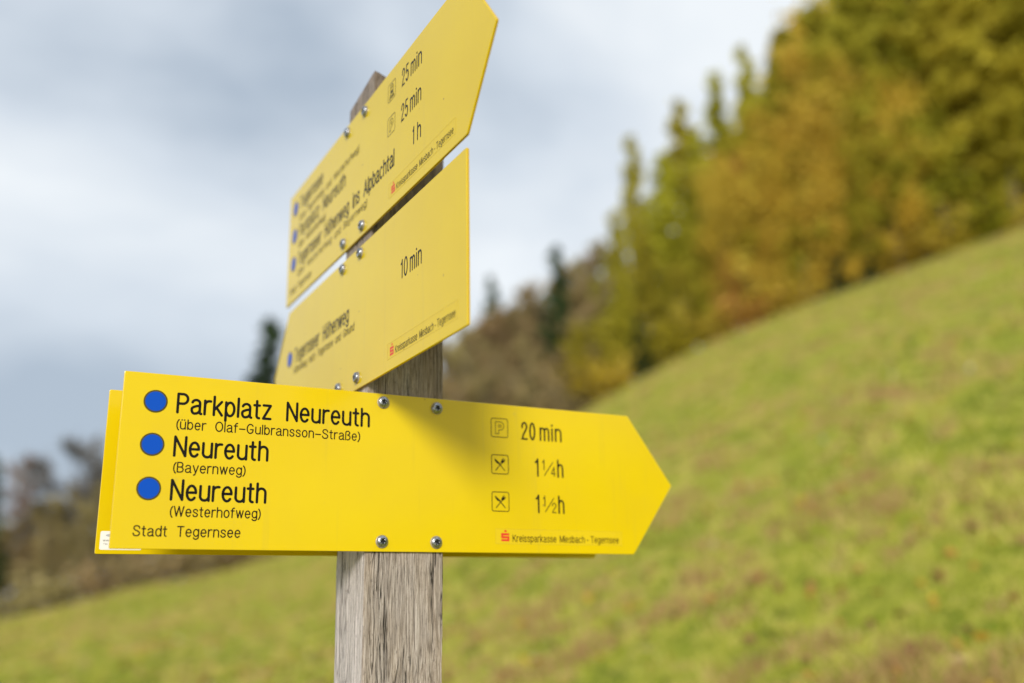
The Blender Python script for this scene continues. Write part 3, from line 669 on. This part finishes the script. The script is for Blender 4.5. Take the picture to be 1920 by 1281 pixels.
def stroke_poly(P, wid, cap=True):                       # one stroke -> outline strip with round ends (verts, faces)
    P = [np.array(p, float) for p in P]
    Q = [P[0]]
    for p in P[1:]:
        if np.linalg.norm(p - Q[-1]) > wid * 0.04: Q.append(p)
    closed = len(Q) > 3 and np.linalg.norm(Q[0] - Q[-1]) < wid * 0.2
    if closed: Q = Q[:-1]
    if len(Q) == 1:
        c = Q[0]; V = [c + 0.62 * wid * np.array([math.cos(a), math.sin(a)]) for a in np.linspace(0, 2 * math.pi, 14, endpoint=False)]
        return V, [tuple(range(14))]
    n = len(Q); hw = wid / 2; V, F = [], []
    def nrm(a, b):
        d = b - a; d = d / (np.linalg.norm(d) + 1e-12); return np.array([-d[1], d[0]])
    Ls, Rs = [], []
    for i in range(n):
        if closed: n0, n1 = nrm(Q[i - 1], Q[i]), nrm(Q[i], Q[(i + 1) % n])
        else: n0 = nrm(Q[max(i - 1, 0)], Q[max(i, 1)]); n1 = nrm(Q[min(i, n - 2)], Q[min(i + 1, n - 1)])
        m = n0 + n1; L = np.linalg.norm(m)
        m = n1 if L < 0.3 else m / L
        k = min(1 / max(m @ n1, 0.3), 1.9); Ls.append(Q[i] + m * hw * k); Rs.append(Q[i] - m * hw * k)
    V = Ls + Rs
    for i in range(n if closed else n - 1):
        j = (i + 1) % n; F.append((i, n + i, n + j, j))
    if not closed and cap:
        for e, (i, a, b) in enumerate(((0, Q[0], Q[1]), (n - 1, Q[-1], Q[-2]))):
            nn = nrm(a, b); d = (a - b) / np.linalg.norm(a - b); st = len(V)
            mid = [a + hw * (math.cos(t) * nn + math.sin(t) * d) for t in np.linspace(0, math.pi, 8)[1:-1]]
            V += mid
            l0, l1 = (i, n + i) if e == 0 else (n + i, i)
            F.append((l0, *range(st, st + len(mid)), l1))
    return V, F
class Ink:                                               # collects flat marks in (u, v) sign coordinates; later marks lie a hair higher
    def __init__(s): s.V, s.F, s.k = [], [], 0
    def poly(s, V, F):
        b = len(s.V); h = 0.00002 * (s.k % 6); s.k += 1
        s.V += [(v[0], v[1], h) for v in V]; s.F += [tuple(b + i for i in f) for f in F]
    def stroke(s, P, wid, cap=True):
        if not cap: return s.poly(*stroke_poly(P, wid, cap))
        cur = [P[0]]
        for i in range(1, len(P)):
            cur.append(P[i])
            if i < len(P) - 1:
                a = np.subtract(P[i], P[i - 1]); b = np.subtract(P[i + 1], P[i])
                la, lb = np.linalg.norm(a), np.linalg.norm(b)
                if la > wid * 0.3 and lb > wid * 0.3 and a @ b < 0.35 * la * lb:
                    s.poly(*stroke_poly(cur, wid)); cur = [P[i]]
        s.poly(*stroke_poly(cur, wid))
    def fill(s, P): s.poly([np.array(p, float) for p in P], [tuple(range(len(P)))])
def text_ink(txt, u0, u1, v, cap, wid, gap=0.20, space=0.34, xs=None):
    pos, glyphs = 0.0, []
    for ch in txt:
        if ch == ' ': pos += space; continue
        w, st = G[ch]; glyphs.append((pos, st)); pos += w + gap
    total = pos - gap
    sx = (u1 - u0 - wid) / total if u1 is not None else cap * (xs or 1)
    k = Ink()
    hh = cap - wid
    for p, st in glyphs:
        for s in st: k.stroke([(u0 + wid / 2 + (p + q[0]) * sx, v + wid / 2 + q[1] * hh) for q in s], wid)
    return k

# ------------------------------------------------------------------ signs
# every sign is built in its own plane: u along the board, v up, n out of the face
class Sign:
    def __init__(s, label, face, base, z0, group='yellow hiking signs on the post'):
        s.face = face                                    # 'front', 'left', 'rear'
        s.root = empty('direction_sign', post_to_world(base), YAW)
        tag(s.root, label, 'sign', group)
        s.base = Vector(base)
    def pt(s, u, v, n):                                  # sign coords -> root local (post axes)
        if s.face == 'front': p = (u, -n, v)
        elif s.face == 'left': p = (-n, -u, v)
        else: p = (u, POST_W + n, v)                     # rear board: n counts away from the camera
        return Vector(p) - s.base
    def ink(s, name, k, n, mat, parent=None):
        sg = -1 if s.face == 'rear' else 1
        V = [s.pt(v[0], v[1], n + sg * v[2]) for v in k.V]
        o = mesh_obj(name, V, k.F, mat, parent or s.root)
        return o
    def plate(s, name, poly, n0, n1, mat, parent=None, bev=0.0007, rad=0.004, seg=3):
        # outline with rounded corners, extruded and softened
        P = [np.array(p, float) for p in poly]; out = []
        for i in range(len(P)):
            a, b, c = P[i - 1], P[i], P[(i + 1) % len(P)]
            da, dc = (a - b) / np.linalg.norm(a - b), (c - b) / np.linalg.norm(c - b)
            for t in np.linspace(0, 1, seg + 1): out.append(b + da * rad * (1 - t) ** 2 + dc * rad * t ** 2)
        bm = bmesh.new()
        f0 = [bm.verts.new(s.pt(p[0], p[1], n0)) for p in out]; f1 = [bm.verts.new(s.pt(p[0], p[1], n1)) for p in out]
        m = len(out); bm.faces.new(f1); bm.faces.new(f0[::-1])
        for i in range(m): bm.faces.new((f0[i], f0[(i + 1) % m], f1[(i + 1) % m], f1[i]))
        bmesh.ops.recalc_face_normals(bm, faces=bm.faces)
        if bev:
            es = [e for e in bm.edges if any(len(f.verts) > 4 for f in e.link_faces)]
            bmesh.ops.bevel(bm, geom=es, offset=bev, segments=2, affect='EDGES', profile=0.5)
        me = bpy.data.meshes.new(name); bm.to_mesh(me); bm.free(); me.materials.append(mat)
        return link(bpy.data.objects.new(name, me), parent or s.root)
    def disc(s, name, u, v, r, n0, n1, mat, parent=None):
        a = np.linspace(0, 2 * math.pi, 40, endpoint=False)
        V = [s.pt(u + r * math.cos(t), v + r * math.sin(t), n1) for t in a] + [s.pt(u + r * math.cos(t), v + r * math.sin(t), n0) for t in a]
        F = [tuple(range(40))] + [(i, 40 + i, 40 + (i + 1) % 40, (i + 1) % 40) for i in range(40)]
        return mesh_obj(name, V, F, mat, parent or s.root)
    def dot(s, u, v, n):
        ring = s.disc('blue_marker', u, v, 0.0133, n, n + 0.0003, M_OLIVE)
        s.disc('blue_disc', u, v, 0.0114, n + 0.0003, n + 0.0006, M_BLUE, ring)
    def screw(s, u, v, n, rot, mesh):
        o = bpy.data.objects.new('screw', mesh[0]); link(o, s.root)
        ws = bpy.data.objects.new('washer', mesh[1]); link(ws, o)
        rc = bpy.data.objects.new('recess', mesh[2]); link(rc, o)
        o.location = s.pt(u, v, n)
        z = {'front': Vector((0, -1, 0)), 'left': Vector((-1, 0, 0)), 'rear': Vector((0, 1, 0))}[s.face]
        o.rotation_euler = (z.to_track_quat('Z', 'Y') @ Matrix.Rotation(rot, 3, 'Z').to_quaternion()).to_euler()
        ws.location = (0.0003, -0.0004, 0)

def screw_meshes():
    R, hgt, m = 0.0072, 0.0052, 60
    ang = np.linspace(0, 2 * math.pi, m, endpoint=False)
    star = 0.0031 * (1 + 0.34 * np.cos(5 * ang)) 
    rings = []
    rings.append((np.full(m, R * 0.97), np.full(m, 0.0014))); rings.append((np.full(m, R), np.full(m, 0.0024)))
    for t in (20, 38, 52, 63):
        rings.append((np.full(m, R * math.cos(math.radians(t * 0.95))), np.full(m, 0.0024 + (hgt - 0.0024) * math.sin(math.radians(t * 1.28)))))
    rings.append((star * 1.06, np.full(m, hgt))); rings.append((star, np.full(m, hgt - 0.0003)))
    V, F = [], []
    for r, z in rings: V += [(a * math.cos(t), a * math.sin(t), h) for a, t, h in zip(r, ang, z)]
    for i in range(len(rings) - 1):
        for k in range(m): F.append((i * m + k, i * m + (k + 1) % m, (i + 1) * m + (k + 1) % m, (i + 1) * m + k))
    def mk(name, V, F, mat, sm=True):
        me = bpy.data.meshes.new(name); me.from_pydata(V, [], F); me.materials.append(mat); me.polygons.foreach_set('use_smooth', [sm] * len(F)); me.update(); return me
    head = mk('screw', V, F, M_STEEL)
    V2 = [(a * math.cos(t), a * math.sin(t), hgt - 0.0003) for a, t in zip(star, ang)] + [(0.72 * a * math.cos(t), 0.72 * a * math.sin(t), hgt - 0.0022) for a, t in zip(star, ang)] + [(0, 0, hgt - 0.0024)]
    F2 = [(k, (k + 1) % m, m + (k + 1) % m, m + k) for k in range(m)] + [(m + k, m + (k + 1) % m, 2 * m) for k in range(m)]
    rec = mk('recess', V2, F2, M_RECESS, False)
    V3, F3 = [], []
    pr = [(0.0030, 0.0015), (0.0076, 0.0015), (0.0081, 0.0011), (0.0081, 0.0)]
    for r, z in pr: V3 += [(r * math.cos(t), r * math.sin(t), z) for t in ang]
    for i in range(3):
        for k in range(m): F3.append((i * m + k, i * m + (k + 1) % m, (i + 1) * m + (k + 1) % m, (i + 1) * m + k))
    return head, mk('washer', V3, F3, M_WASHER, False), rec
SCREW = screw_meshes()
T0, T1 = 0.0008, 0.0042                                  # back and face of a board, measured out of the post's face
N_INK = T1 + 0.00012
BIG, SMALL, TIME = 0.0031, 0.00145, 0.0026

def rrect(u0, v0, u1, v1, r):
    P = []
    for cx, cy, a in ((u1 - r, v1 - r, 0), (u0 + r, v1 - r, 90), (u0 + r, v0 + r, 180), (u1 - r, v0 + r, 270)): P += arc(cx, cy, r, r, a, a + 90, 5)
    return P + [P[0]]
def icon_box(u, v): k = Ink(); k.stroke(rrect(u, v, u + 0.0255, v + 0.0255, 0.0026), 0.0011); return k
def icon_parking(u, v):
    k = icon_box(u, v); o = (u + 0.0066, v + 0.0045); q = lambda a, b: (o[0] + a * 0.0165, o[1] + b * 0.0165)
    k.stroke([q(0, 0), q(0, 1), q(0.42, 1)] + [q(*p) for p in arc(0.42, 0.66, 0.36, 0.34, 75, -90)] + [q(0.30, 0.32), q(0.30, 0), q(0, 0)], 0.0010)
    k.stroke([q(0.28, 0.76), q(0.42, 0.76)] + [q(*p) for p in arc(0.42, 0.66, 0.12, 0.10, 75, -90)] + [q(0.28, 0.56), q(0.28, 0.76)], 0.0009)
    return k
def icon_meal(u, v):
    k = icon_box(u, v); q = lambda a, b: (u + a * 0.0255, v + b * 0.0255)
    k.stroke([q(0.44, 0.56), q(0.78, 0.18)], 0.0012); k.fill([q(0.17, 0.82), q(0.20, 0.80), q(0.50, 0.56), q(0.43, 0.50), q(0.30, 0.56), q(0.20, 0.68)])
    k.stroke([q(0.24, 0.18), q(0.60, 0.58)], 0.0012); k.fill([q(0.54, 0.60), q(0.60, 0.54), q(0.72, 0.60), q(0.76, 0.68), q(0.68, 0.75), q(0.58, 0.72)])
    for a, b in ((0.63, 0.74), (0.69, 0.69), (0.745, 0.64)): k.stroke([q(a, b), q(a + 0.075, b + 0.10)], 0.0009)
    return k
def icon_train(u, v):
    k = icon_box(u, v); q = lambda a, b: (u + a * 0.0255, v + b * 0.0255)
    k.fill([q(0.30, 0.38), q(0.30, 0.56), q(0.70, 0.56), q(0.70, 0.38)])
    k.stroke([q(0.31, 0.55), q(0.33, 0.80), q(0.40, 0.87), q(0.60, 0.87), q(0.67, 0.80), q(0.69, 0.55)], 0.0014); k.stroke([q(0.36, 0.72), q(0.64, 0.72)], 0.0011)
    k.stroke([q(0.32, 0.34), q(0.20, 0.10)], 0.0013); k.stroke([q(0.68, 0.34), q(0.80, 0.10)], 0.0013)
    for y, w in ((0.28, 0.24), (0.21, 0.28), (0.14, 0.32)): k.stroke([q(0.5 - w, y), q(0.5 + w, y)], 0.0011)
    return k
def bank_sticker(S, u, v, length=0.202):
    st = S.plate('sticker', [(u, v), (u + length, v), (u + length, v + 0.0198), (u, v + 0.0198)], T1, T1 + 0.0001, M_YSTICK, bev=0, rad=0.0008)
    n = T1 + 0.0001
    e = Ink(); e.stroke([(u + 0.0002, v + 0.0002), (u + length - 0.0002, v + 0.0002), (u + length - 0.0002, v + 0.0196), (u + 0.0002, v + 0.0196), (u + 0.0002, v + 0.0002)], 0.00035)
    S.ink('film_edge', e, n + 0.00004, M_FILMEDGE, st)
    lg = Ink(); a, b = u + 0.0085, v + 0.0035; w, h = 0.0122, 0.0105; t = 0.0027
    lg.stroke([(a + w, b + h - t / 2), (a + t / 2, b + h - t / 2), (a + t / 2, b + h / 2), (a + w - t / 2, b + h / 2), (a + w - t / 2, b + t / 2), (a, b + t / 2)], t, False)
    lg.stroke(DOT(a + w * 0.5, b + h + 0.0028), 0.0028)
    S.ink('bank_logo', lg, n + 0.00006, M_RED, st)
    S.ink('lettering', text_ink('Kreissparkasse  Miesbach - Tegernsee', u + 0.0255, u + 0.1965, v + 0.0027, 0.0098, 0.00105, space=0.26), n + 0.00006, M_THIN, st)
def board(S, u0, u1, ut, v0, v1):                       # rectangle with its arrow tip; ut beyond u1 points along +u, else the tip is at the u0 end
    vm = (v0 + v1) / 2
    P = [(u0, v0), (u1, v0), (ut, vm), (u1, v1), (u0, v1)] if ut > u1 else [(u0, v0), (u1, v0), (u1, v1), (u0, v1), (ut, vm)]
    b = S.plate('board', P, 0.0008 if S.face == 'rear' else T0, 0.0042, M_YELLOW, rad=0.0022)
    b.data.materials.append(M_YEDGE)                     # the cut edge is bare orange-brown
    nax = 0 if S.face == 'left' else 1
    for p in b.data.polygons: p.material_index = 1 if abs(p.normal[nax]) < 0.3 else 0

# lower sign on the front face
S = Sign('yellow arrow sign at the bottom front listing Parkplatz Neureuth and two Neureuth routes', 'front', (0.05, 0, 0), 0)
board(S, -0.2951, 0.4024, 0.4761, 0.0, 0.2)
for v in (0.167, 0.117, 0.067): S.dot(-0.2589, v, T1)
def line(S, txt, u0, u1, v, cap, wid, mat=None, **kw):
    o = S.ink('lettering', text_ink(txt, u0, u1, v, cap, wid, **kw), N_INK, mat or (M_BLACK if cap > 0.02 else M_THIN)); o['label'] = 'lettering ' + txt.replace('  ', ' ')
    return o
line(S, 'Parkplatz  Neureuth', -0.2356, 0.0020, 0.1545, 0.0250, BIG)
line(S, '(über  Olaf–Gulbransson–Straße)', -0.2345, -0.0105, 0.1362, 0.0124, SMALL)
line(S, 'Neureuth', -0.2356, -0.1255, 0.1040, 0.0250, BIG)
line(S, '(Bayernweg)', -0.2345, -0.1517, 0.0862, 0.0124, SMALL)
line(S, 'Neureuth', -0.2356, -0.1255, 0.0540, 0.0250, BIG)
line(S, '(Westerhofweg)', -0.2345, -0.1312, 0.0362, 0.0124, SMALL)
line(S, 'Stadt  Tegernsee', -0.2722, -0.1537, 0.0137, 0.0124, SMALL)
S.ink('parking_symbol', icon_parking(0.1760, 0.1545), N_INK, M_OLIVE)
for v in (0.1045, 0.0545): S.ink('restaurant_symbol', icon_meal(0.1760, v), N_INK, M_BLACK)
def minutes(S, num, u0, v):
    line(S, num, u0, u0 + 0.0225, v, 0.0252, TIME, gap=0.26); line(S, 'min', u0 + 0.0292, u0 + 0.0650, v, 0.0252, TIME, gap=0.27)
minutes(S, '20', 0.2226, 0.1532)
def frac(S, den, v):
    k = Ink(); k.stroke([(0.2440, v + 0.0198), (0.2458, v + 0.0203), (0.2476, v + 0.0242), (0.2476, v + 0.0012)], TIME)
    k.stroke([(0.2553, v + 0.0203), (0.2563, v + 0.0206), (0.2576, v + 0.0236), (0.2576, v + 0.0098)], 0.0014)
    k.stroke([(0.2580, v + 0.0022), (0.2718, v + 0.0210)], 0.0012)
    w, st = G[den]
    for s in st: k.stroke([(0.2692 + q[0] * 0.0150, v + 0.0016 + q[1] * 0.0126) for q in s], 0.0013)
    for s in G['h'][1]: k.stroke([(0.2800 + q[0] * 0.0185, v + 0.0012 + q[1] * 0.0228) for q in s], TIME)
    o = S.ink('lettering', k, N_INK, M_BLACK); o['label'] = 'lettering 1 1/%s h' % den
frac(S, '4', 0.1033); frac(S, '2', 0.0535)
bank_sticker(S, 0.1805, 0.0118)
for u, v, r in ((0.0192, 0.1888, 0.3), (0.0945, 0.1868, 0.95), (0.0207, 0.0127, -0.2), (0.0943, 0.0125, 0.55)): S.screw(u, v, T1, r, SCREW)

# rear sign on the back face, seen from behind
S = Sign('yellow sign seen from behind with white maker sticker, mostly hidden behind the lower sign', 'rear', (0.05, POST_W, 0.0), 0)
board(S, -0.2981, 0.4072, 0.482, 0.0003, 0.2001)
st = S.plate('maker_sticker', [(-0.2935, 0.0052), (-0.2459, 0.0052), (-0.2459, 0.0272), (-0.2935, 0.0272)], 0.0008, 0.0006, M_WHITE, bev=0, rad=0.0022)
def back_text(txt, u0, u1, v, cap, wid): S.ink('lettering', text_ink(txt, u0, u1, v, cap, wid), 0.0006 - 0.00008, M_THIN, st)
back_text('WAM', -0.2903, -0.2814, 0.0150, 0.0022, 0.0003); back_text('Tel. 04', -0.2895, -0.2795, 0.0112, 0.0018, 0.00022); back_text('www.wamic.at', -0.2800, -0.2590, 0.0072, 0.0024, 0.0003)
k = Ink(); k.fill(arc(-0.2790, 0.0222, 0.0085, 0.0020, 0, 345)); S.ink('emblem', k, 0.0006 - 0.00008, M_GREYPRINT, st)
for u, v in ((0.02, 0.188), (0.094, 0.188), (0.02, 0.0125), (0.094, 0.0125)): S.screw(u, v, 0.0042, 0.2, SCREW)

# middle sign on the left face; its tip points away from the camera
S = Sign('yellow sign in the middle reading 10 min, pointing away to the left', 'left', (0, 0.05, 0.211), 0)
board(S, -0.3766, 0.3031, -0.4520, 0.2110, 0.4113)
S.dot(-0.3605, 0.3270, T1)
line(S, 'Tegernseer  Höhenweg', -0.3345, -0.0715, 0.3140, 0.0250, BIG)
line(S, 'Höhenweg  nach  Tegernsee  und  Gmund', -0.3345, -0.0475, 0.2962, 0.0124, SMALL)
minutes(S, '10', 0.1175, 0.3172)
bank_sticker(S, 0.0780, 0.2252)
for u, v, r in ((-0.1017, 0.4005, 0.1), (-0.0285, 0.4005, 0.8), (-0.030, 0.2265, 0.4), (-0.1045, 0.2270, -0.3)): S.screw(u, v, T1, r, SCREW)

# upper sign on the left face; its tip points towards the camera
S = Sign('topmost yellow arrow sign listing 25 min, 25 min and 1 h beside the post top', 'left', (0, 0.05, 0.426), 0)
z0 = 0.4261
board(S, -0.3993, 0.3033, 0.3763, z0, z0 + 0.1995)
for v in (0.167, 0.117, 0.067): S.dot(-0.3635, z0 + v, T1)
line(S, 'Tegernsee', -0.3390, -0.2150, z0 + 0.1545, 0.0250, BIG)
line(S, '(über  Bayernweg  und  Westerhofweg)', -0.3390, -0.0455, z0 + 0.1345, 0.0124, SMALL)
line(S, 'Parkplatz  Neureuth', -0.3390, -0.1030, z0 + 0.1040, 0.0250, BIG)
line(S, '(über  Westerhofweg)', -0.3390, -0.1950, z0 + 0.0862, 0.0124, SMALL)
line(S, 'Tegernseer  Höhenweg  ins  Alpbachtal', -0.3390, 0.0910, z0 + 0.0540, 0.0250, BIG)
line(S, '(über  Westerhofweg  und  Bayernweg)', -0.3390, -0.0075, z0 + 0.0362, 0.0124, SMALL)
line(S, 'Stadt  Tegernsee', -0.3780, -0.2600, z0 + 0.0137, 0.0124, SMALL)
S.ink('train_symbol', icon_train(0.0655, z0 + 0.1545), N_INK, M_OLIVE)
S.ink('parking_symbol', icon_parking(0.0655, z0 + 0.1050), N_INK, M_OLIVE)
minutes(S, '25', 0.1135, z0 + 0.1545); minutes(S, '25', 0.1125, z0 + 0.1045)
line(S, '1', 0.1510, 0.1562, z0 + 0.0550, 0.0250, TIME); line(S, 'h', 0.1655, 0.1775, z0 + 0.0550, 0.0250, TIME)
bank_sticker(S, 0.0740, z0 + 0.0140)
for u, v, r in ((-0.0230, 0.6125, 0.2), (-0.0980, 0.6135, 0.9), (-0.0246, 0.4395, 0.5), (-0.1020, 0.4395, -0.1)): S.screw(u, v, T1, r, SCREW)
